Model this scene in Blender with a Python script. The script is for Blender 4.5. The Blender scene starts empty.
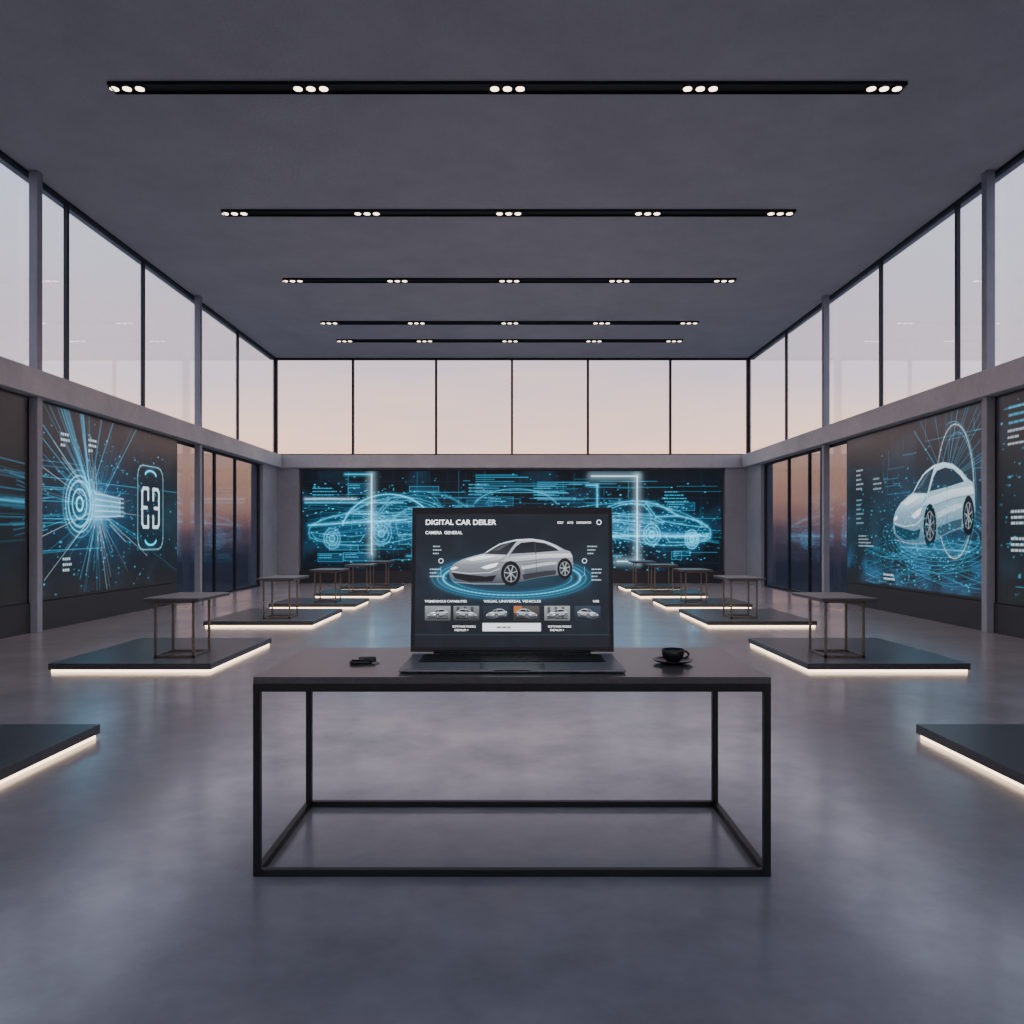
import bpy, bmesh, math, random
import numpy as np
from mathutils import Vector, Matrix
random.seed(7); rng=np.random.default_rng(11)
S=bpy.context.scene
col=S.collection

# ------------------------------------------------------------ materials
def nt(name):
    m=bpy.data.materials.new(name); m.use_nodes=True
    return m,m.node_tree.nodes,m.node_tree.links,m.node_tree.nodes['Principled BSDF']
def pm(name,c,rough=.5,metal=0,spec=.5,em=None,es=0,vary=.12,scale=30):
    m,n,l,b=nt(name)
    b.inputs['Roughness'].default_value=rough; b.inputs['Metallic'].default_value=metal
    b.inputs['Specular IOR Level'].default_value=spec
    tc=n.new('ShaderNodeTexCoord'); nz=n.new('ShaderNodeTexNoise'); nz.inputs['Scale'].default_value=scale
    l.new(tc.outputs['Object'],nz.inputs['Vector'])
    r=n.new('ShaderNodeValToRGB'); r.color_ramp.elements[0].position=.3; r.color_ramp.elements[1].position=.7
    r.color_ramp.elements[0].color=(*[x*(1-vary) for x in c],1); r.color_ramp.elements[1].color=(*[x*(1+vary) for x in c],1)
    l.new(nz.outputs['Fac'],r.inputs['Fac']); l.new(r.outputs['Color'],b.inputs['Base Color'])
    if em: b.inputs['Emission Color'].default_value=(*em,1); b.inputs['Emission Strength'].default_value=es
    return m
def concrete(name,c1,c2,rough=(.6,.8),s1=.6,s2=9,bump=.15,spec=.4,bdist=.01,fw=.35):
    m,n,l,b=nt(name)
    b.inputs['Specular IOR Level'].default_value=spec
    tc=n.new('ShaderNodeTexCoord')
    a=n.new('ShaderNodeTexNoise'); a.inputs['Scale'].default_value=s1; a.inputs['Detail'].default_value=9; a.inputs['Roughness'].default_value=.65
    f=n.new('ShaderNodeTexNoise'); f.inputs['Scale'].default_value=s2; f.inputs['Detail'].default_value=6; f.inputs['Roughness'].default_value=.7
    l.new(tc.outputs['Object'],a.inputs['Vector']); l.new(tc.outputs['Object'],f.inputs['Vector'])
    mx=n.new('ShaderNodeMath'); mx.operation='MULTIPLY_ADD'; mx.inputs[1].default_value=fw
    l.new(f.outputs['Fac'],mx.inputs[0])
    m2=n.new('ShaderNodeMath'); m2.operation='MULTIPLY'; m2.inputs[1].default_value=1-fw
    l.new(a.outputs['Fac'],m2.inputs[0]); l.new(m2.outputs[0],mx.inputs[2])
    r=n.new('ShaderNodeValToRGB'); r.color_ramp.elements[0].position=.36; r.color_ramp.elements[1].position=.64
    r.color_ramp.elements[0].color=(*c1,1); r.color_ramp.elements[1].color=(*c2,1)
    l.new(mx.outputs[0],r.inputs['Fac']); l.new(r.outputs['Color'],b.inputs['Base Color'])
    mr=n.new('ShaderNodeMapRange'); mr.inputs['From Min'].default_value=.36; mr.inputs['From Max'].default_value=.64
    mr.inputs['To Min'].default_value=rough[1]; mr.inputs['To Max'].default_value=rough[0]
    l.new(mx.outputs[0],mr.inputs['Value']); l.new(mr.outputs[0],b.inputs['Roughness'])
    bp=n.new('ShaderNodeBump'); bp.inputs['Strength'].default_value=bump; bp.inputs['Distance'].default_value=bdist
    l.new(f.outputs['Fac'],bp.inputs['Height']); l.new(bp.outputs['Normal'],b.inputs['Normal'])
    return m
def glassmat(name,tint,refl=.07):
    m=bpy.data.materials.new(name); m.use_nodes=True; n=m.node_tree.nodes; l=m.node_tree.links
    n.remove(n['Principled BSDF']); o=n['Material Output']
    t=n.new('ShaderNodeBsdfTransparent'); t.inputs['Color'].default_value=(*tint,1)
    g=n.new('ShaderNodeBsdfGlossy'); g.inputs['Roughness'].default_value=.02; g.inputs['Color'].default_value=(1,1,1,1)
    fr=n.new('ShaderNodeFresnel'); fr.inputs['IOR'].default_value=1.3
    mm=n.new('ShaderNodeMath'); mm.operation='MULTIPLY_ADD'; mm.inputs[1].default_value=.3; mm.inputs[2].default_value=refl*.15
    l.new(fr.outputs[0],mm.inputs[0])
    x=n.new('ShaderNodeMixShader'); l.new(mm.outputs[0],x.inputs['Fac'])
    l.new(t.outputs[0],x.inputs[1]); l.new(g.outputs[0],x.inputs[2]); l.new(x.outputs[0],o.inputs['Surface'])
    return m
def emis(name,c,s):
    m=bpy.data.materials.new(name); m.use_nodes=True; n=m.node_tree.nodes; l=m.node_tree.links
    n.remove(n['Principled BSDF']); e=n.new('ShaderNodeEmission'); e.inputs['Color'].default_value=(*c,1); e.inputs['Strength'].default_value=s
    l.new(e.outputs[0],n['Material Output'].inputs['Surface']); return m
def screenmat(name,s):
    m,n,l,b=nt(name)
    a=n.new('ShaderNodeVertexColor'); a.layer_name='Col'
    l.new(a.outputs['Color'],b.inputs['Emission Color']); b.inputs['Emission Strength'].default_value=s
    b.inputs['Base Color'].default_value=(.01,.011,.013,1); b.inputs['Roughness'].default_value=.35; b.inputs['Specular IOR Level'].default_value=.3
    return m

M_floor=concrete('polished_concrete',(.25,.245,.28),(.45,.435,.475),rough=(.13,.25),s1=.9,s2=5,bump=.02,spec=.85,bdist=.003,fw=.2)  # concrete mottling, colour contrast raised to imitate cloudy pools of reflected light
M_ceil=concrete('ceiling_plaster',(.53,.545,.60),(.63,.645,.70),rough=(.8,.9),s1=1.2,s2=22,bump=.5,spec=.2,bdist=.02)
M_wall=concrete('wall_concrete',(.33,.35,.41),(.43,.45,.51),s1=.8,s2=12)
M_beam=concrete('beam_concrete',(.46,.47,.52),(.60,.61,.65),s1=1.1,s2=14)
M_dark=pm('dark_panel',(.05,.052,.06),.55)
M_frame=pm('window_frame_metal',(.035,.04,.05),.45,.4)
M_black=pm('black_powder_coat',(.007,.007,.008),.4,.2)
M_track=pm('track_housing',(.02,.02,.022),.5,.2)
M_glass=glassmat('clear_glass',(.97,.98,1))
M_tint=glassmat('tinted_glass',(.5,.52,.58),.12)
M_warm=emis('warm_led',(1,.72,.47),5.5)
M_lamp=emis('downlight_led',(1,.78,.58),5.5)
M_desk=pm('desk_laminate',(.085,.078,.076),.3,0,.5,vary=.2,scale=60)
M_plat=pm('platform_top',(.065,.07,.08),.3,0,.5)
M_tabletop=pm('table_stone',(.11,.105,.11),.35)
M_bronze=pm('bronze_metal',(.30,.24,.20),.35,.8)
M_lap=pm('graphite_aluminium',(.10,.105,.115),.35,.7)
M_deck=pm('laptop_deck_aluminium',(.26,.265,.28),.42,.3)
M_key=pm('keycap',(.014,.014,.016),.5)
M_cup=pm('matte_ceramic',(.02,.021,.023),.35)
M_coffee=pm('coffee',(.03,.014,.007),.15)
M_chrome=pm('chrome',(.5,.5,.52),.25,1)

# ------------------------------------------------------------ mesh builder
class MB:
    def __init__(s): s.bm=bmesh.new(); s.mats=[]
    def mi(s,m):
        if m not in s.mats: s.mats.append(m)
        return s.mats.index(m)
    def box(s,x0,x1,y0,y1,z0,z1,m,bev=0,seg=2):
        t=bmesh.new(); bmesh.ops.create_cube(t,size=1)
        for v in t.verts: v.co=Vector(((x0+x1)/2+v.co.x*(x1-x0),(y0+y1)/2+v.co.y*(y1-y0),(z0+z1)/2+v.co.z*(z1-z0)))
        if bev: bmesh.ops.bevel(t,geom=list(t.edges),offset=bev,segments=seg,affect='EDGES',profile=.5)
        s.merge(t,m)
    def merge(s,t,m,mat=None,smooth=False):
        i=s.mi(m)
        if mat: bmesh.ops.transform(t,matrix=mat,verts=t.verts)
        for f in t.faces: f.material_index=i; f.smooth=smooth
        me=bpy.data.meshes.new('t'); t.to_mesh(me); t.free(); s.bm.from_mesh(me); bpy.data.meshes.remove(me)
    def cyl(s,c,r,z0,z1,m,n=32,r2=None):
        t=bmesh.new(); bmesh.ops.create_cone(t,cap_ends=True,segments=n,radius1=r,radius2=r if r2 is None else r2,depth=z1-z0)
        s.merge(t,m,Matrix.Translation((c[0],c[1],(z0+z1)/2)))
    def lathe(s,c,prof,m,n=48):
        t=bmesh.new(); rings=[]
        for r,z in prof:
            if r<1e-6: rings.append([t.verts.new((c[0],c[1],z))])
            else: rings.append([t.verts.new((c[0]+r*math.cos(2*math.pi*k/n),c[1]+r*math.sin(2*math.pi*k/n),z)) for k in range(n)])
        for a,b in zip(rings,rings[1:]):
            for k in range(n):
                k2=(k+1)%n
                if len(a)==1: t.faces.new((a[0],b[k],b[k2]))
                elif len(b)==1: t.faces.new((a[k],a[k2],b[0]))
                else: t.faces.new((a[k],a[k2],b[k2],b[k]))
        bmesh.ops.recalc_face_normals(t,faces=t.faces)
        s.merge(t,m,smooth=True)
    def tube(s,pts,r,m,n=10,closed=False):
        t=bmesh.new(); rings=[]; N=len(pts); P=[Vector(p) for p in pts]
        for i,p in enumerate(P):
            if closed: d=P[(i+1)%N]-P[i-1]
            else: d=P[min(i+1,N-1)]-P[max(i-1,0)]
            d.normalize(); up=Vector((0,0,1)) if abs(d.z)<.9 else Vector((1,0,0))
            a=d.cross(up).normalized(); b=d.cross(a)
            rings.append([t.verts.new(p+r*(math.cos(2*math.pi*k/n)*a+math.sin(2*math.pi*k/n)*b)) for k in range(n)])
        for i in range(N if closed else N-1):
            A=rings[i];B=rings[(i+1)%N]
            for k in range(n): t.faces.new((A[k],A[(k+1)%n],B[(k+1)%n],B[k]))
        bmesh.ops.recalc_face_normals(t,faces=t.faces); s.merge(t,m,smooth=True)
    def obj(s,name,loc=(0,0,0),parent=None):
        me=bpy.data.meshes.new(name); s.bm.to_mesh(me); s.bm.free()
        for m in s.mats: me.materials.append(m)
        o=bpy.data.objects.new(name,me); o.location=loc; col.objects.link(o)
        if parent: o.parent=parent
        return o

# ------------------------------------------------------------ dimensions
XW=6.5; Y0=-6.0; YB=22.1; ZC=6.22; BT=3.52; BB=3.17; XB=6.3

b=MB(); b.box(-6.75,6.75,Y0-.25,YB+.25,-.2,0,M_floor); b.obj('floor')
b=MB(); b.box(-6.75,6.75,Y0-.25,YB+.25,ZC,ZC+.25,M_ceil); b.obj('ceiling')

# side lower walls
for sx,nm in((-1,'left'),(1,'right')):
    def bx(b,xa,xb,y0,y1,z0,z1,m,bev=0):
        a,c=sorted((sx*xa,sx*xb)); b.box(a,c,y0,y1,z0,z1,m,bev)
    b=MB()
    bx(b,XW,XW+.25,Y0,15.45,0,BB,M_dark)
    bx(b,XW-.06,XW+.25,20.7,YB+.25,0,BB,M_wall)
    b.obj('wall_'+nm)
    b=MB(); bx(b,XW-.035,XW,Y0+.02,15.43,0,.40,M_dark,.004); b.obj('baseboard_'+nm)
# back wall
b=MB()
b.box(-XW+.06,XW-.06,YB,YB+.25,0,BB,M_wall)
for sx in(-1,1):
    a,c=sorted((sx*5.86,sx*6.44)); b.box(a,c,YB-.14,YB,0,BB,M_wall,.008)
b.obj('wall_back')
b=MB(); b.box(-5.85,5.85,YB-.06,YB,0,.33,M_dark,.004); b.obj('baseboard_back')
b=MB(); b.box(-XW,XW,Y0-.25,Y0,0,.9,M_wall); b.obj('wall_front')
# beams
def trim(name,*a,m=M_beam,bev=.01):
    b=MB(); b.box(*a,m,bev); b.obj(name)
trim('trim_1',-XW-.25,-XB,Y0,YB+.25,BB,BT)
trim('trim_2',XB,XW+.25,Y0,YB+.25,BB,BT)
trim('trim_3',-XB,XB,YB-.2,YB+.25,BB,BT)
# columns
for sx in(-1,1):
    for y in(0.1,5.45,10.8,16.4):
        b=MB(); a,c=sorted((sx*6.37,sx*6.49))
        yy=.06
        b.box(a,c,y-yy,y+yy,BT,ZC,M_wall,.008)
        b.box(a,c,y-yy,y+yy,0,BB,M_wall,.008)
        b.obj('column')

# windows
ymul=[11.76-2.45*k for k in range(7,0,-1)]+[11.76,14.2,16.62,19.1]
ymul=[y for y in ymul if y>Y0+.5]
wi=1
def window_side(sx,y0,y1,z0,z1,muls,g,fw=.028):
    global wi
    b=MB(); x=sx*(XW+.05)
    def bb(ya,yb,za,zb,m,t): b.box(x-t,x+t,ya,yb,za,zb,m)
    bb(y0,y1,z0,z1,g,.006)
    bb(y0,y1,z0,z0+.05,M_frame,.03); bb(y0,y1,z1-.05,z1,M_frame,.035)
    for y in [y0+fw]+muls+[y1-fw]: bb(y-fw,y+fw,z0+.05,z1-.05,M_frame,.028)
    b.obj('window_%d'%wi); wi+=1
for sx in(-1,1):
    window_side(sx,Y0,YB,BT,ZC,ymul,M_glass)
    window_side(sx,15.46,20.69,0,BB,[16.9,17.6,18.9],M_tint,.035)
def window_y(y,z0,z1,muls,g,x0=-6.55,x1=6.55):
    global wi
    b=MB(); 
    b.box(x0,x1,y-.006,y+.006,z0,z1,g)
    b.box(x0,x1,y-.05,y+.05,z0,z0+.05,M_frame); b.box(x0,x1,y-.05,y+.05,z1-.05,z1,M_frame)
    for x in [x0+.03]+muls+[x1-.03]: b.box(x-.03,x+.03,y-.05,y+.05,z0+.05,z1-.05,M_frame)
    b.obj('window_%d'%wi); wi+=1
window_y(YB+.05,BT,ZC,[-4.4,-2.1,0,2.1,4.38],M_glass)
window_y(Y0-.1,.9,ZC,[-4.4,-2.1,0,2.1,4.38],M_glass)  # unseen glazing behind the camera, added to let fill light in

# ceiling tracks
ZT=ZC-.002
for y in(8.75,12.14,15.35,18.4,20.1):
    b=MB(); hw=4.33; w=.1; o_=-.05
    b.box(o_-hw,o_+hw,y-w,y+w,ZT-.012,ZT,M_track)
    b.box(o_-hw,o_+hw,y-w,y-w+.014,ZT-.034,ZT-.012,M_black); b.box(o_-hw,o_+hw,y+w-.014,y+w,ZT-.034,ZT-.012,M_black)
    b.box(o_-hw,o_-hw+.02,y-w,y+w,ZT-.034,ZT-.012,M_black); b.box(o_+hw-.02,o_+hw,y-w,y+w,ZT-.034,ZT-.012,M_black)
    xs=[cx-.03 for cx in(-4.18,-2.17,-.02,2.09,4.10)]
    for cx in xs:
        for k in(-1,0,1):
            x=cx+k*.14
            b.cyl((x,y),.062,ZT-.028,ZT-.012,M_black,24)
            b.cyl((x,y),.047,ZT-.032,ZT-.028,M_lamp,24)
    tr=b.obj('recessed_light_track')
    for cx in xs:
        ld=bpy.data.lights.new('downlight_spot','SPOT'); ld.energy=120; ld.color=(1,.76,.64); ld.spot_size=math.radians(110); ld.spot_blend=1; ld.shadow_soft_size=.06
        lo=bpy.data.objects.new('downlight_spot',ld); col.objects.link(lo); lo.parent=tr; lo.location=(cx,y,ZT-.1)

# platforms + tables
def platform(x0,x1,y0,y1):
    b=MB()
    b.box(x0+.02,x1-.02,y0+.02,y1-.02,0,.026,M_warm)
    b.box(x0,x1,y0,y1,.026,.085,M_plat,.004)
    b.obj('display_platform')
def table(cx,cy,w=.40,d=.44):
    b=MB(); z0=.085; H=.6; t=.011
    x0,x1,y0,y1=-w/2,w/2,-d/2,d/2
    for x in(x0+t,x1-t):
        for y in(y0+t,y1-t): b.box(x-t,x+t,y-t,y+t,z0,z0+H-.035,M_bronze)
        b.box(x-t,x+t,y0,y1,z0,z0+2*t,M_bronze); b.box(x-t,x+t,y0,y1,z0+H-.055,z0+H-.035,M_bronze)
    for y in(y0+t,y1-t):
        b.box(x0,x1,y-t,y+t,z0,z0+2*t,M_bronze); b.box(x0,x1,y-t,y+t,z0+H-.055,z0+H-.035,M_bronze)
    b.box(x0-.07,x1+.09,y0-.1,y1+.32,z0+H-.035,z0+H,M_tabletop,.006)
    b.obj('display_table',(cx,cy,0))
for sx in(-1,1):
    o_=0 if sx<0 else .05
    def P(a,c,y0,y1): a,c=sorted((sx*(a-o_),sx*(c-o_))); platform(a,c,y0,y1)
    P(2.66,4.3,2.9,5.17)
    P(2.87,4.42,7.62,9.55)
    P(2.84,4.4,11.4,13.4)
    P(2.8,4.35,14.3,15.7)
    P(2.75,4.2,16.9,18.2)
    P(2.75,4.1,19.1,20.4)
    for tx,ty in((3.38,8.22),(3.47,12.0),(3.42,14.85),(3.3,17.35),(3.25,19.65)): table(sx*(tx-o_),ty)

# ------------------------------------------------------------ desk
b=MB(); L=.988; y0,y1=3.05,3.86; t=.0135
b.box(-L,L,y0,y1,.735,.762,M_desk,.003)
b.box(-L,L,y0+.0005,y0+.02,.706,.735,M_black)
for x in(-L+t,L-t):
    for y in(y0+t,y1-t): b.box(x-t,x+t,y-t,y+t,0,.735,M_black,.002)
    b.box(x-t,x+t,y0+2*t,y1-2*t,0,2*t,M_black,.002); b.box(x-t,x+t,y0+2*t,y1-2*t,.708,.735,M_black,.002)
for y in(y0+t,y1-t):
    b.box(-L+2*t,L-2*t,y-t,y+t,0,2*t,M_black,.002); b.box(-L+2*t,L-2*t,y-t,y+t,.708,.735,M_black,.002)
b.obj('desk')

# ------------------------------------------------------------ coffee cup + saucer
b=MB(); c=(0,0)
b.lathe(c,[(0,.0),(.045,0),(.05,.003),(.075,.010),(.084,.016),(.083,.018),(.072,.014),(.045,.008),(0,.007)],M_cup)
b.lathe(c,[(0,.009),(.028,.009),(.032,.013),(.041,.024),(.046,.041),(.0475,.060),(.0455,.061),(.043,.042),(.036,.026),(0,.02)],M_cup)
b.lathe(c,[(0,.054),(.0447,.054)],M_coffee)
b.tube([(.044+.022*math.sin(a),0,.037-.015*math.cos(a)) for a in np.linspace(.05,math.pi-.05,14)],.0045,M_cup)
b.obj('coffee_cup',(.680,3.38,.762))

# ------------------------------------------------------------ car key
b=MB()
b.box(-.05,.035,-.028,.028,0,.014,M_cup,.006,3)
b.box(-.042,.01,-.02,.02,.014,.018,M_key,.002)
for k in range(3): b.box(-.036+k*.015,-.026+k*.015,-.008,.008,.018,.0195,M_chrome)
b.box(-.02,.058,.012,.05,.0,.022,M_cup,.006,3)
b.box(-.012,.05,.018,.044,.022,.024,M_deck,.001)
b.tube([(.055+.016*math.cos(a),-.012+.016*math.sin(a),.003) for a in np.linspace(0,2*math.pi,24,endpoint=False)],.002,M_chrome,8,True)
k=b.obj('car_key',(-.634,3.38,.762)); k.rotation_euler=(0,0,.12)

# ------------------------------------------------------------ canvas painter (vertex-colour display panels)
def lin(c):
    c=np.array(c,float)/255; return np.where(c<=.04045,c/12.92,((c+.055)/1.055)**2.4)
def vnoise(ny,nx,cy,cx):
    g=rng.random((cy+1,cx+1)); y=np.linspace(0,cy-1e-6,ny); x=np.linspace(0,cx-1e-6,nx)
    yi=y.astype(int); xi=x.astype(int); fy=(y-yi)[:,None]; fx=(x-xi)[None]; fy=fy*fy*(3-2*fy); fx=fx*fx*(3-2*fx)
    a=g[yi][:,xi]; b_=g[yi][:,xi+1]; c_=g[yi+1][:,xi]; d_=g[yi+1][:,xi+1]
    return (a*(1-fx)+b_*fx)*(1-fy)+(c_*(1-fx)+d_*fx)*fy
def fbm(ny,nx,cy,cx,o=4):
    r=0;a=.5
    for i in range(o): r=r+a*vnoise(ny,nx,cy*2**i,cx*2**i); a*=.5
    return r
class Cv:
    def __init__(s,u0,u1,v0,v1,nx,ny,bg):
        s.u=np.linspace(u0,u1,nx); s.v=np.linspace(v0,v1,ny); s.nx=nx; s.ny=ny; s.g=1.
        s.px=(u1-u0)/(nx-1); s.img=np.zeros((ny,nx,3))+lin(bg)
    def win(s,a0,a1,b0,b1):
        i0,i1=np.searchsorted(s.u,[a0,a1]); j0,j1=np.searchsorted(s.v,[b0,b1]); return i0,i1,j0,j1
    def seg(s,p,q,w,c,a=1,glow=0,ga=.35,add=True):
        m=max(w,glow*2.5)+s.px*1.5
        if add: a=a*s.g
        i0,i1,j0,j1=s.win(min(p[0],q[0])-m,max(p[0],q[0])+m,min(p[1],q[1])-m,max(p[1],q[1])+m)
        if i1<=i0 or j1<=j0: return
        X=s.u[None,i0:i1]; Y=s.v[j0:j1,None]
        dx,dy=q[0]-p[0],q[1]-p[1]; L=dx*dx+dy*dy+1e-12
        t=np.clip(((X-p[0])*dx+(Y-p[1])*dy)/L,0,1)
        d=np.hypot(X-p[0]-t*dx,Y-p[1]-t*dy)
        we=max(w,s.px); k=np.clip(.5-(d-we/2)/s.px,0,1)*min(1,w/s.px*1.0)*a
        if glow: k=k+a*ga*np.exp(-(d/glow)**2)
        I=s.img[j0:j1,i0:i1]
        if add: I+=k[...,None]*lin(c)
        else: k=np.clip(k,0,1)[...,None]; I[:]=I*(1-k)+lin(c)*k
    def pl(s,pts,w,c,a=1,glow=0,closed=False,**k):
        n=len(pts)
        for i in range(n if closed else n-1): s.seg(pts[i],pts[(i+1)%n],w,c,a,glow,**k)
    def ell(s,c0,rx,ry,w,c,a=1,glow=0,a0=0,a1=2*math.pi,n=48,ga=.12,**k):
        s.pl([(c0[0]+rx*math.cos(t),c0[1]+ry*math.sin(t)) for t in np.linspace(a0,a1,n)],w,c,a,glow,ga=ga,**k)
    def blob(s,c0,rx,ry,c,a=1,p=2):
        i0,i1,j0,j1=s.win(c0[0]-3*rx,c0[0]+3*rx,c0[1]-3*ry,c0[1]+3*ry)
        d=((s.u[None,i0:i1]-c0[0])/rx)**2+((s.v[j0:j1,None]-c0[1])/ry)**2
        s.img[j0:j1,i0:i1]+=(a*np.exp(-d**(p/2)))[...,None]*lin(c)
    def poly(s,pts,c,a=1,c2=None):
        xs=[p[0] for p in pts]; ys=[p[1] for p in pts]; m=s.px*1.5
        i0,i1,j0,j1=s.win(min(xs)-m,max(xs)+m,min(ys)-m,max(ys)+m)
        if i1<=i0 or j1<=j0: return
        X=s.u[None,i0:i1]+np.zeros((j1-j0,1)); Y=s.v[j0:j1,None]+np.zeros((1,i1-i0))
        ins=np.zeros(X.shape,bool); D=np.full(X.shape,1e9); n=len(pts)
        for k in range(n):
            x1,y1=pts[k]; x2,y2=pts[(k+1)%n]
            cond=((y1>Y)!=(y2>Y))
            with np.errstate(all='ignore'): xi=(x2-x1)*(Y-y1)/((y2-y1) if y2!=y1 else 1e-12)+x1
            ins^=cond&(X<xi)
            dx,dy=x2-x1,y2-y1; t=np.clip(((X-x1)*dx+(Y-y1)*dy)/(dx*dx+dy*dy+1e-12),0,1)
            D=np.minimum(D,np.hypot(X-x1-t*dx,Y-y1-t*dy))
        k=np.clip(.5+np.where(ins,D,-D)/s.px,0,1)[...,None]*a
        C=lin(c)
        if c2 is not None:
            g=((Y-min(ys))/(max(ys)-min(ys)+1e-9)).clip(0,1)[...,None]; C=lin(c)*g+lin(c2)*(1-g)   # c top, c2 bottom
        I=s.img[j0:j1,i0:i1]; I[:]=I*(1-k)+C*k
    def rect(s,x0,x1,y0,y1,c,a=1,c2=None): s.poly([(x0,y0),(x1,y0),(x1,y1),(x0,y1)],c,a,c2)
    def mesh(s,name,fn,mat,parent=None):
        ny,nx=s.ny,s.nx; U,V=np.meshgrid(s.u,s.v); co=np.stack(fn(U,V),-1).reshape(-1,3).astype(np.float32)
        idx=np.arange(ny*nx).reshape(ny,nx)
        q=np.stack([idx[:-1,:-1],idx[:-1,1:],idx[1:,1:],idx[1:,:-1]],-1).reshape(-1,4)
        me=bpy.data.meshes.new(name); me.vertices.add(len(co)); me.vertices.foreach_set('co',co.ravel())
        me.loops.add(q.size); me.loops.foreach_set('vertex_index',q.ravel().astype(np.int32))
        me.polygons.add(len(q)); me.polygons.foreach_set('loop_start',(np.arange(len(q))*4).astype(np.int32))
        me.update(calc_edges=True)
        at=me.color_attributes.new('Col','FLOAT_COLOR','POINT')
        rgba=np.ones((ny*nx,4),np.float32); rgba[:,:3]=np.clip(s.img,0,1.3).reshape(-1,3)
        at.data.foreach_set('color',rgba.ravel()); me.materials.append(mat)
        o=bpy.data.objects.new(name,me); col.objects.link(o)
        if parent: o.parent=parent
        return o

CY=(62,185,228); CB=(40,125,190); WH=(220,242,255)
# car artwork template: units: u right, v up, nose to the left, 126 x 50
def T(pts): return [(x-449,588-y) for x,y in pts]
BODY=T([(449,573),(449.5,568),(453,563.5),(462,558.5),(474,555),(484,552.5),(494,546),(505,540.8),(517,538),(532,537.2),(545,539),(557,543.5),(566,548.5),(572,550.5),(574.5,555),(575,565),(573,571),(566,574),(552,575.5),(538,577.5),(524,581),(512,583),(500,584.5),(485,584.5),(468,583),(456,580),(450,577)])
HOOD=T([(453,565),(458,561),(468,557),(482,553.5),(507,554.5),(499,559),(482,562),(464,564.5)])
HOODHI=T([(466,558.6),(482,554.6),(498,555),(486,557.6),(472,560)])
WIND=T([(485,552.8),(495,546.5),(506,541.2),(518,539.5),(513,546),(507.5,553.8)])
WINDHI=T([(492,550.5),(500,545.5),(507,542.2),(512,541.4),(500,549)])
SIDE=T([(511,553),(516.5,545.5),(522,541.5),(534,540.3),(546,542),(556,546.3),(561,549.6),(542,551.2)])
SHOULDER=T([(500,560.5),(512,556),(545,553),(572,552.5),(574,556.5),(545,557.5),(515,561)])
DOORS=T([(524,563),(548,559.5),(558,562),(556,570),(540,573),(526,575)])
BAND=T([(522,565.5),(548,561.5),(558,561),(558,563.5),(545,565),(523,569)])
LOWER=T([(523,574),(546,570.5),(558,569.5),(557,574),(540,576.5),(525,579.5)])
GRILLE=T([(451,572),(462,573.5),(486,576),(497,574.5),(493,581),(470,581.5),(455,578)])
LAMP=T([(481,567),(489,563.8),(499,562),(496,566),(487,568.5)])
LAMP2=T([(450,568),(455,565.8),(458,567),(452,569.5)])
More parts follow.
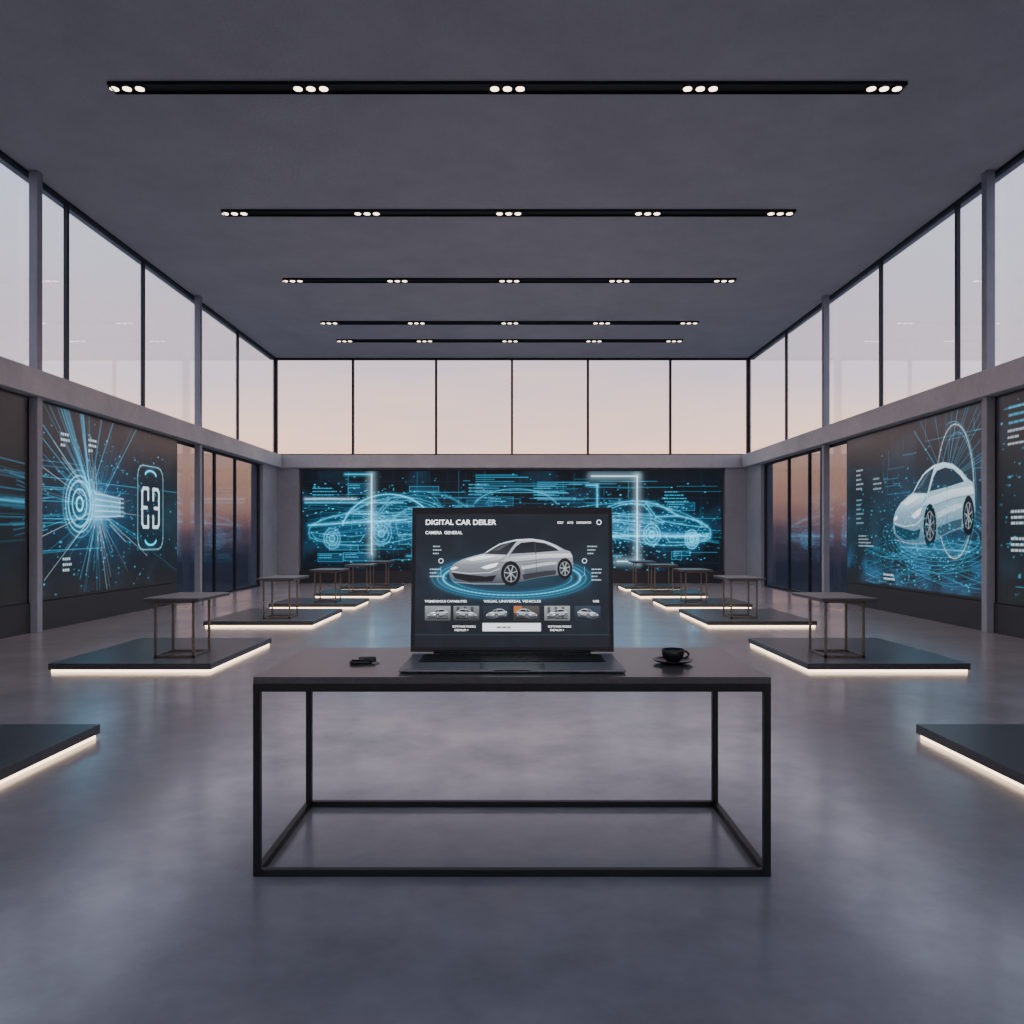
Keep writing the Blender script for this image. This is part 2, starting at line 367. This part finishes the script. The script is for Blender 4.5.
def car(cv,ox,oy,sx,sy,style,flip=False,al=1.0):
    f=(lambda p:(ox+(126-p[0] if flip else p[0])*sx,oy+p[1]*sy))
    F=lambda P_:[f(p) for p in P_]
    W=[(511.5-449,588-573,8.8,11.3),(566.5-449,588-568,6.8,9.4)]
    if style=='wire':
        for P_ in(BODY,HOOD,WIND,SIDE,SHOULDER,GRILLE,DOORS): cv.pl(F(P_),.012,CY,.75*al,.05,closed=True,ga=.12)
        for (x,y,rx,ry) in W+[(20,10,7,10)]:
            for r in(1,.7,.3): cv.ell(f((x,y)),rx*sx*r,ry*sy*r,.012,CY,.8*al,.04,n=24)
            for a in range(6): cv.seg(f((x,y)),f((x+rx*math.cos(a*1.047),y+ry*math.sin(a*1.047))),.008,CY,.5*al)
        for k in range(7):
            cv.seg(f((3+k*3,12+k*.5)),f((60+k*9,30-k*1.5)),.008,CB,.5*al)
        return
    if style=='silver': c=dict(t=(158,163,171),b=(44,49,57),hood=(186,191,198),hb=(98,104,112),sh=(205,210,215),st=(140,145,153),lo=(28,31,36),gl=(14,17,22),gr=(14,16,20),d=(108,114,122),d2=(54,59,66),hi=(240,243,246))
    else: c=dict(t=(180,214,230),b=(55,95,120),hood=(205,230,242),hb=(115,160,185),sh=(222,240,250),st=(165,195,212),lo=(34,66,84),gl=(14,36,50),gr=(24,54,70),d=(150,184,202),d2=(80,120,143),hi=(240,250,255))
    cv.poly(F(BODY),c['t'],al,c['b'])
    cv.poly(F(HOOD),c['hood'],al,c['hb']); cv.poly(F(HOODHI),c['hi'],al*.75)
    cv.poly(F(WIND),c['gl'],al,tuple(v+24 for v in c['gl'])); cv.poly(F(WINDHI),tuple(v+70 for v in c['gl']),al*.5); cv.poly(F(SIDE),c['gl'],al,tuple(v+14 for v in c['gl']))
    cv.poly(F(SHOULDER),c['sh'],al*.9,c['st']); cv.poly(F(DOORS),c['d'],al*.85,c['d2']); cv.poly(F(BAND),c['hi'],al*.35); cv.poly(F(LOWER),c['lo'],al*.9); cv.poly(F(GRILLE),c['gr'],al)
    cv.seg(f((88,36)),f((87,47)),1.2*sx,(40,44,50),al,add=False); cv.seg(f((88,35)),f((89,16)),.5*sx,c['b'],al*.8,add=False); cv.seg(f((57,29)),f((60,34)),2*sx,c['t'],al,add=False)
    cv.pl([f(T([p])[0]) for p in((487,551),(500,543),(518,538.8),(534,538.4),(550,541.5),(562,548.5))],.9*sx,WH,.7*al,add=False)
    cv.pl([f(T([p])[0]) for p in((454,581.5),(475,583.5),(505,583.5))],.8*sx,(150,158,168),.6*al,add=False)
    cv.pl([f(T([p])[0]) for p in((452,571),(470,573),(490,572),(500,568))],.8*sx,c['hood'],.8*al,add=False)
    cv.pl([f(T([p])[0]) for p in((500,561.5),(515,561.8),(545,558.2),(573,557.2))],.5*sx,c['b'],.7*al,add=False)
    cv.poly(F(LAMP),(235,245,255),al); cv.poly(F(LAMP2),(235,245,255),al)
    for (x,y,rx,ry) in W:
        E=lambda r:[f((x+rx*r*math.cos(t),y+ry*r*math.sin(t))) for t in np.linspace(0,2*math.pi,28,endpoint=False)]
        cv.poly(E(1.14),(12,14,18),al); cv.poly(E(1),(10,11,13),al); cv.poly(E(.78),(110,115,122),al); cv.poly(E(.7),(22,24,28),al)
        for a in range(7): cv.seg(f((x,y)),f((x+rx*.72*math.cos(a*.898+.3),y+ry*.72*math.sin(a*.898+.3))),1.0*sx,(140,146,154),al,add=False)
def specks(cv,n,c0,su,sv,c=CY,amax=1.,smin=.008,smax=.03):
    for _ in range(n):
        u=rng.normal(c0[0],su); v=rng.normal(c0[1],sv); r=rng.uniform(smin,smax)
        cv.seg((u,v),(u+r,v),r,c,rng.uniform(.15,amax))
def dashes(cv,u,v,n,wmax,dv,h,c=WH,a=.7):
    for k in range(n):
        x=u; end=u+wmax*rng.uniform(.45,1)
        while x<end:
            l_=rng.uniform(.15,.4)*wmax*.5; cv.rect(x,min(x+l_,end),v-k*dv,v-k*dv+h,c,a); x+=l_+h*.5
SM=screenmat('led_panel',1.75)

# back video wall : u=x, v=z
cv=Cv(-5.77,5.77,.35,3.09,960,230,(8,14,21)); cv.g=.85
fb=fbm(cv.ny,cv.nx,4,14,5); cl=np.clip((fb-.46)*3,0,1)
cv.img+=cl[...,None]*lin((18,55,78))*.5
for u,a in((-4.6,.5),(-3.2,.5),(-.6,.4),(2.6,.8),(4.2,.6)): cv.blob((u,1.6),1.1,.45,(20,75,105),a*.6)
# faint grid + data panels
for k in range(24): cv.seg((-5.77+k*.5,.4),(-5.77+k*.5,3.05),.006,CB,.12)
for k in range(6): cv.seg((-5.7,.55+k*.45),(5.7,.55+k*.45),.006,CB,.12)
for _ in range(26):
    u=rng.uniform(-5.6,5.0); v=rng.uniform(.55,2.75); w_=rng.uniform(.25,.9); h_=rng.uniform(.08,.32)
    cv.rect(u,u+w_,v,v+h_,(30,86,116),rng.uniform(.15,.45)); cv.pl([(u,v),(u+w_,v),(u+w_,v+h_),(u,v+h_)],.01,CY,rng.uniform(.3,.7),closed=True)
    if h_>.18: dashes(cv,u+.04,v+h_-.06,2,w_*.7,.07,.025,CY,.5)
for k in range(9):
    v=2.5+.06*k; cv.seg((-1.0,v),(-1.0+rng.uniform(.5,2.6),v),.02,CY,rng.uniform(.2,.6)); cv.seg((.7,v-.2),(.7+rng.uniform(.4,1.5),v-.2),.02,CY,rng.uniform(.2,.5))
for _ in range(80):
    v=.5+2.4*rng.random(); u=rng.uniform(-5.8,5); L_=rng.exponential(.9)
    cv.seg((u,v),(u+L_,v),.012,CY,rng.uniform(.1,.55))
for _ in range(34):
    u=rng.uniform(-5.7,5.7); v=rng.uniform(.5,2.6); cv.seg((u,v),(u,v+rng.exponential(.5)),.01,CY,rng.uniform(.1,.5))
for k in range(7):
    cv.pl([(-5.6+t*3.9,1.2+k*.1+.35*math.sin(t*2.8+k*.25)) for t in np.linspace(0,1,20)],.008,CY,.3)
    cv.pl([(1.2+t*4.5,1.1+k*.09+.3*math.sin(t*3+.4*k)) for t in np.linspace(0,1,20)],.008,CY,.3)
car(cv,-5.6,.95,.032,.028,'wire',False,.8); car(cv,2.2,.95,.026,.026,'wire',True,1.2)
car(cv,-3.9,1.0,.03,.03,'wire',True,.45)
cv.ell((-3.4,1.35),1.3,1.1,.025,CY,.9,.05,.15,2.9); cv.ell((-2.5,1.2),1.0,.9,.012,CY,.5,.04,.3,2.7)
cv.ell((.1,2.0),1.2,.6,.012,CY,.5,.04,.3,2.8); cv.ell((3.0,1.4),2.3,.8,.012,CY,.5,.04,.2,2.9)
cv.seg((-3.87,3.0),(-3.87,.8),.03,(190,235,255),1,.12,ga=.2); cv.seg((-3.87,3.0),(-4.6,3.0),.02,CY,.8,.05)
cv.pl([(2.2,2.95),(3.45,2.95),(3.45,.6),(2.9,.6)],.03,(190,235,255),1,.12,ga=.2); cv.pl([(2.05,2.7),(2.35,2.7),(2.35,1.4)],.02,CY,.9,.05)
cv.seg((-5.7,2.32),(-4.3,2.32),.025,(170,225,250),.7,.05); cv.seg((-5.7,2.22),(-3.0,2.22),.04,CY,.5,.05)
cv.seg((-2.9,.75),(3.0,.75),.02,CY,.5,.05); cv.seg((2.3,1.3),(5.4,1.3),.04,CY,.9,.08); cv.seg((-5.6,1.6),(-2.9,1.75),.03,CY,.7,.06)
for (u,v) in((-5.5,2.6),(-1.2,2.7),(.6,2.6),(4.2,2.5),(-.6,1.0)): dashes(cv,u,v,4,.7,.09,.03,CY,.45)
specks(cv,700,(-3.5,1.6),1.5,.6,CY,.9); specks(cv,800,(3.2,1.5),1.4,.5,CY,.9); specks(cv,300,(0,1.7),2,.6,CY,.7)
def framed(name,x0,x1,y0,y1,z0,z1):
    b=MB(); b.box(x0,x1,y0,y1,z0,z1,M_dark); return b.obj(name)
o=framed('video_wall_screen',-5.82,5.82,YB-.05,YB-.001,.331,3.13)
cv.mesh('display_surface',lambda U,V:(U,U*0+YB-.053,V),SM,o)

# left screen : u = depth y
cv=Cv(11.0,15.4,.45,3.13,560,340,(23,24,29)); cv.g=.6
U,V=np.meshgrid(cv.u,cv.v)
fb=fbm(cv.ny,cv.nx,8,12,4); cv.img+=np.clip(fb-.45,0,1)[...,None]*lin((40,62,78))*.5
c0=(12.45,1.72)
cv.blob(c0,.75,.5,(20,85,130),.7,1.4); cv.blob(c0,.22,.22,(120,200,240),.9)
for k in range(150):
    a=rng.uniform(0,2*math.pi); r0=rng.uniform(.1,.5); r1=r0+rng.exponential(.55)
    u1=c0[0]+r1*math.cos(a)*1.1; v1=c0[1]+r1*math.sin(a)
    cv.seg((c0[0]+r0*math.cos(a),c0[1]+r0*math.sin(a)),(u1,v1),rng.uniform(.005,.014),CY if k%3 else WH,rng.uniform(.12,.7))
for k in range(20):
    a=math.pi*.5+rng.normal(.35,.35); cv.seg((c0[0]-.2,c0[1]+.2),(c0[0]+2.4*math.cos(a),c0[1]+2.4*math.sin(a)),.012,CY,rng.uniform(.2,.7),.02,ga=.15)
for k in range(22):
    v=1.0+rng.random()*1.4; cv.seg((11,v),(11.0+rng.exponential(1.),v+.02),.014,CY,rng.uniform(.2,.7))
cv.poly([(12.3,1.55),(13.2,1.62),(13.2,1.9),(12.3,2.02)],(90,175,215),.6)
for k in range(5): cv.seg((12.4,1.6+k*.09),(13.3,1.63+k*.07),.016,WH,.6,.02)
for r,w,a in((.42,.02,.9),(.34,.04,.6),(.22,.02,1),(.1,.03,.8),(.5,.008,.6)): cv.ell((11.95,1.78),r*.9,r,w,(110,210,245),a,.03)
def rrp(u,v,w,h,r):
    pts=[]
    for cx,cy,a0 in((u+w-r,v+h-r,0),(u-w+r,v+h-r,90),(u-w+r,v-h+r,180),(u+w-r,v-h+r,270)):
        pts+=[(cx+r*math.cos(math.radians(a0+t)),cy+r*math.sin(math.radians(a0+t))) for t in(0,30,60,90)]
    return pts
cv.poly(rrp(14.3,1.8,.56,.8,.22),(14,22,30),.6)
cv.pl(rrp(14.3,1.8,.5,.74,.2),.02,(150,220,245),.7,.03,closed=True,ga=.12)
# E-shaped glyph and its mirror inside the tall frame
for s_ in(-1,1):
    cx=14.3+s_*.20
    xo,xi=cx+s_*.13,cx-s_*.10
    for P_ in ([(xi,2.14),(xo-s_*.05,2.14),(xo,2.08),(xo,1.52),(xo-s_*.05,1.46),(xi,1.46)],[(xo,1.8),(xi+s_*.05,1.8)],[(xi,2.14),(xi,1.95)],[(xi,1.46),(xi,1.65)]):
        cv.pl(P_,.06,WH,.95,add=False)
cv.ell((14.3,2.36),.22,.1,.03,CY,.8,.03,.2,2.9); cv.ell((14.3,1.24),.22,.1,.03,CY,.8,.03,3.3,6.1)
for u,v in((11.45,2.75),(11.5,.95),(12.2,2.75)): dashes(cv,u,v,3,.25,.08,.035,WH,.7)
specks(cv,450,c0,1.3,.7,CY,.9)
SML=screenmat('led_panel_side',1.3)
o=framed('video_wall_screen',-XW+.001,-XW+.04,10.96,15.44,.41,3.16)
cv.mesh('display_surface',lambda U,V:(U*0-XW+.043,U,V),SML,o)

# left nearer screen
cv=Cv(5.65,10.6,.45,3.13,420,230,(23,24,28)); cv.g=.55
fb=fbm(cv.ny,cv.nx,6,10,4); cv.img+=np.clip(fb-.45,0,1)[...,None]*lin((35,55,70))*.4
for k in range(26):
    v=1.2+rng.random()*1.2; u=10.6-rng.exponential(.6); cv.seg((u,v),(10.6,v*.9+.17),.010,CY,rng.uniform(.1,.6))
cv.seg((8.5,1.8),(10.6,1.75),.03,CY,.8,.06); cv.ell((8,1.8),.8,.8,.03,CY,.7,.05); cv.ell((8,1.8),.5,.5,.02,CY,.7,.05)
o=framed('video_wall_screen',-XW+.001,-XW+.04,5.6,10.65,.41,3.16)
cv.mesh('display_surface',lambda U,V:(U*0-XW+.043,U,V),SML,o)

# right screen : u = -y
cv=Cv(-15.4,-11.0,.45,3.13,560,340,(24,28,34)); cv.g=.6
fb=fbm(cv.ny,cv.nx,7,11,5); cv.img+=np.clip(fb-.42,0,1)[...,None]*lin((38,66,86))*.7
low=np.exp(-((cv.v-.75)/.3)**2)[:,None]*np.clip(fb*2.2-.75,0,1); cv.img+=low[...,None]*lin((24,95,140))*.65
cv.blob((-12.3,1.5),1.1,.6,(25,80,115),.5)
for k in range(24):
    ph=rng.uniform(0,6); v0=rng.uniform(.5,1.1)
    cv.pl([(-14.6+t*3.6,v0+.12*math.sin(t*7+ph)+.1*t) for t in np.linspace(0,1,24)],.007,CY,rng.uniform(.2,.5))
cv.ell((-11.68,1.95),.5,.98,.016,WH,.6,.04,ga=.05); cv.ell((-11.62,1.95),.43,.86,.01,CY,.6); cv.ell((-11.75,1.9),.62,1.08,.01,CY,.5,0,-1.5,1.8)
for k in range(5): cv.ell((-12.2,1.25),1.15+.12*k,.28+.06*k,.01,CY,.6-.08*k)
for k in range(26):
    u=rng.uniform(-14.0,-11.0); v=rng.uniform(1.2,2.9); L_=rng.exponential(.4); cv.seg((u,v),(u+L_,v),.01,CY,rng.uniform(.2,.6)); cv.seg((u,v),(u,v+L_*.6),.01,CY,rng.uniform(.1,.5))
for k in range(16):
    a=rng.uniform(.3,2.6); cv.seg((-11.9,2.1),(-11.9+1.4*math.cos(a),2.1+1.2*math.sin(a)),.01,CY,.4)
car(cv,-13.55,1.06,.0190,.0265,'white')
cv.seg((-13.3,1.12),(-11.3,1.08),.02,CY,.7,.08)
dashes(cv,-15.0,2.5,5,.35,.085,.03,WH,.4); dashes(cv,-15.0,1.95,6,.4,.085,.03,(150,200,220),.4); dashes(cv,-14.3,2.3,3,.4,.09,.03,WH,.3)
for k in range(4): cv.seg((-14.9,1.3-k*.06),(-14.6+.1*k,1.3-k*.06),.02,WH,.5)
dashes(cv,-13.9,.62,2,.4,.07,.03,WH,.7)
specks(cv,800,(-12.6,1.2),1.2,.55,CY,.9)
o=framed('video_wall_screen',XW-.04,XW-.001,10.96,15.44,.41,3.16)
cv.mesh('display_surface',lambda U,V:(U*0+XW-.043,-U,V),SML,o)
# right nearer
cv=Cv(-10.6,-5.65,.45,3.13,420,230,(24,28,33)); cv.g=.6
fb=fbm(cv.ny,cv.nx,6,10,4); cv.img+=np.clip(fb-.45,0,1)[...,None]*lin((40,70,90))*.5
dashes(cv,-10.4,2.95,3,.6,.1,.03,CY,.5); dashes(cv,-10.42,2.65,3,.5,.085,.025,WH,.5); dashes(cv,-10.35,1.6,3,.45,.075,.03,WH,.6); dashes(cv,-10.35,1.25,3,.45,.075,.03,WH,.6)
for k in range(30): 
    u=rng.uniform(-10.5,-7); v=rng.uniform(.5,3); cv.seg((u,v),(u+rng.exponential(.4),v),.012,CY,rng.uniform(.2,.6))
car(cv,-9.3,1.1,.022,.026,'white'); specks(cv,300,(-9.4,1.6),1,.7)
o=framed('video_wall_screen',XW-.04,XW-.001,5.6,10.65,.41,3.16)
cv.mesh('display_surface',lambda U,V:(U*0+XW-.043,-U,V),SML,o)

# ------------------------------------------------------------ laptop
lap=bpy.data.objects.new('laptop',None); lap.location=(.001,3.13,.762); col.objects.link(lap)
W=.445; D=.45
b=MB()
b.box(-W,W,0,D,.004,.014,M_deck,.004,3)
for x in(-.36,.36):
    for y in(.04,.40): b.cyl((x,y),.012,0,.005,M_key,16)
b.box(-.39,.39,.19,.41,.0137,.0145,M_key)
rows=5
for r in range(rows):
    n=[15,14,14,13,12][r]; y=.388-r*.042
    for k in range(n):
        w=.76/n; x=-.38+k*w; b.box(x+.003,x+w-.003,y-.017,y+.017,.0145,.0170,M_key,.001,1)
b.box(-.13,.13,.02,.165,.0138,.0144,M_lap)
b.box(-.07,.07,-.0006,.004,.010,.0135,M_key)
b.obj('base',parent=lap)
b=MB(); t=bmesh.new(); bmesh.ops.create_cone(t,cap_ends=True,segments=20,radius1=.010,radius2=.010,depth=.7)
b.merge(t,M_key,Matrix.Translation((0,D-.006,.018))@Matrix.Rotation(math.pi/2,4,'Y'),True); b.obj('hinge',parent=lap)
lid=bpy.data.objects.new('lid',None); lid.parent=lap; lid.location=(0,D-.006,.020); lid.rotation_euler=(math.radians(-6),0,0); col.objects.link(lid)
LW,LH=.455,.652
b=MB(); b.box(-LW,LW,0,.012,0,LH,M_lap,.004,3); b.box(-LW+.004,LW-.004,-.001,.002,.004,LH-.004,M_key); b.obj('lid_shell',parent=lid)
# screen art: u in layout units (1/222 m)
k_=1/222.
def su(x): return (x-512.5)*k_
def sv(y): return (650.5-y)*k_
cv=Cv(su(415.5),su(609.5),sv(646),sv(512.5),620,426,(15,20,26))
U,V=np.meshgrid(cv.u,cv.v)
fb=fbm(cv.ny,cv.nx,6,9,4); cv.img+=np.clip(fb-.45,0,1)[...,None]*lin((36,50,60))*.5
cv.blob((su(512),sv(576)),.3,.09,(14,64,88),.45)
for k,(rx,ry,a) in enumerate(((.31,.078,.6),(.335,.09,.3),(.27,.066,.25),(.36,.10,.15))):
    cv.ell((su(512),sv(577)),rx,ry,.004 if k==0 else .002,(60,180,228),a,.010,n=90)
car(cv,su(449.5),sv(587.5),k_*.985,k_*.985,'silver')
def px(x0,x1,y0,y1,c,a=1,c2=None): cv.rect(su(x0),su(x1),sv(y1),sv(y0),c,a,c2)
for x,y0_,n in((433,546,3),(588,546,3),(592,569,4),(430,569,3)): dashes(cv,su(x),sv(y0_),n,.055,.016,.005,(190,215,225),.6)
for x in(441,585):
    cv.ell((su(x),sv(560)),.010,.010,.003,WH,.4,n=20); cv.pl([(su(x),sv(566)),(su(x),sv(574)),(su(x+(6 if x<500 else -6)),sv(578))],.002,CY,.6)
cv.ell((su(600),sv(521)),.010,.010,.003,WH,.6,n=20)
thumbs=[425.5,454,484,514,544.5,575]
for i,x in enumerate(thumbs):
    px(x,x+25.5,605,619.5,[(120,125,128),(105,110,112),(28,40,48),(70,66,60),(135,140,142),(40,52,66)][i],1,[(60,62,64),(40,42,44),(16,24,30),(34,32,32),(90,92,94),(20,28,38)][i])
    if i in(3,): px(x,x+8,605,612,(170,100,50),.7)
    if i in(1,4): 
        for j in range(3): px(x+3+j*7,x+6+j*7,606,617,(30,32,36),.8)
    cv.seg((su(x+3),sv(617.5)),(su(x+23),sv(617.5)),.006,(10,12,14),.8,add=False)
    car(cv,su(x+2.5),sv(618),k_*.165,k_*.2,'silver',flip=(i%2==1))
px(483,541,622,630,(215,222,228)); dashes(cv,su(497),sv(627.2),1,.13,.01,.008,(70,80,90),.9)
px(415.5,609.5,633,634,(40,52,60),.6)
cv.mesh('screen_surface',lambda U,V:(U,U*0-.0016,V),screenmat('laptop_lcd',1.9),lid)
M_txt=emis('ui_text_white',(.9,.93,.95),2.0)
def text(s,x,y,h,width=None,off=0,m=M_txt):
    cu=bpy.data.curves.new('text_'+s.split()[0].lower(),'FONT'); cu.body=s; cu.size=h*k_*1.38; cu.offset=off; cu.materials.append(m)
    o=bpy.data.objects.new(cu.name,cu); col.objects.link(o); o.parent=lid; o.rotation_euler=(math.pi/2,0,0); o.location=(su(x),-.0024,sv(y))
    if width:
        bpy.context.view_layer.update(); o.scale.x=width*k_/max(o.dimensions.x,1e-6)
text('DIGITAL CAR DEILER',425,523.5,5.3,71,.0006)
text('CAMERA  GENERAL',425,533,3.2,37,.0002)
for s,x,w in(('BODY',558,6),('AUTO',568,6),('CONFIGURATOR',577,15)): text(s,x,522.5,2.4,w,.0001)
text('TREMENDOUS CAPABILITIES',425,601.5,2.4,42,.0001); text('VISUAL UNIVERSAL VEHICLES',484,601.5,2.4,57,.0001); text('SHARE',593,601.5,2.4,6,.0001)
for x,w in((453,23),(548,23)):
    text('SOFTWARE MODELS',x,626.5,2.2,w,0); text('PREMIUM >',x+2,630,2.2,w*.6,0)

# ------------------------------------------------------------ world
w=bpy.data.worlds.new('World'); S.world=w; w.use_nodes=True; n=w.node_tree.nodes; l=w.node_tree.links
bg=n['Background']; tc=n.new('ShaderNodeTexCoord'); sp=n.new('ShaderNodeSeparateXYZ'); l.new(tc.outputs['Generated'],sp.inputs[0])
mp=n.new('ShaderNodeMapping'); mp.inputs['Scale'].default_value=(1.5,1.5,9); l.new(tc.outputs['Generated'],mp.inputs[0])
nz=n.new('ShaderNodeTexNoise'); nz.inputs['Scale'].default_value=1.6; nz.inputs['Detail'].default_value=4; l.new(mp.outputs[0],nz.inputs['Vector'])
ad=n.new('ShaderNodeMath'); ad.operation='MULTIPLY_ADD'; ad.inputs[1].default_value=.15; l.new(nz.outputs['Fac'],ad.inputs[0])
sb=n.new('ShaderNodeMath'); sb.operation='SUBTRACT'; sb.inputs[1].default_value=.075; l.new(sp.outputs['Z'],sb.inputs[0]); l.new(sb.outputs[0],ad.inputs[2])
def ramp(st):
    r=n.new('ShaderNodeValToRGB'); e=r.color_ramp.elements
    for i,(p,c) in enumerate(st):
        x=e[i] if i<2 else e.new(p); x.position=p; x.color=(*c,1)
    return r
# map z -0.2..0.8 -> 0..1
def mr(src,a,b_):
    x=n.new('ShaderNodeMapRange'); x.inputs['From Min'].default_value=a; x.inputs['From Max'].default_value=b_; l.new(src,x.inputs['Value']); return x.outputs[0]
zf=mr(ad.outputs[0],-.2,.8)
r1=ramp([(0,(.03,.035,.05)),(1,(.43,.48,.61)),(.17,(.05,.055,.08)),(.2,(.18,.12,.14)),(.23,(.55,.28,.22)),(.28,(1.05,.56,.34)),(.32,(.96,.60,.45)),(.40,(.58,.46,.51)),(.6,(.51,.53,.65))])
r2=ramp([(0,(.03,.035,.05)),(1,(.45,.50,.64)),(.17,(.05,.055,.08)),(.2,(.15,.10,.13)),(.23,(.42,.26,.25)),(.30,(.78,.57,.53)),(.40,(.62,.58,.66)),(.6,(.56,.61,.75))])
l.new(zf,r1.inputs[0]); l.new(zf,r2.inputs[0])
mx=n.new('ShaderNodeMix'); mx.data_type='RGBA'
l.new(mr(sp.outputs['Y'],.6,.97),mx.inputs['Factor']); l.new(r2.outputs[0],mx.inputs[6]); l.new(r1.outputs[0],mx.inputs[7])
l.new(mx.outputs[2],bg.inputs['Color']); bg.inputs['Strength'].default_value=2.1

# ------------------------------------------------------------ camera
cd=bpy.data.cameras.new('camera'); cd.sensor_width=36; cd.lens=800/1024*36; cd.shift_y=24/1024; cd.clip_end=200
co=bpy.data.objects.new('camera',cd); co.location=(0,0,1.3); co.rotation_euler=(math.pi/2,0,0); col.objects.link(co); S.camera=co
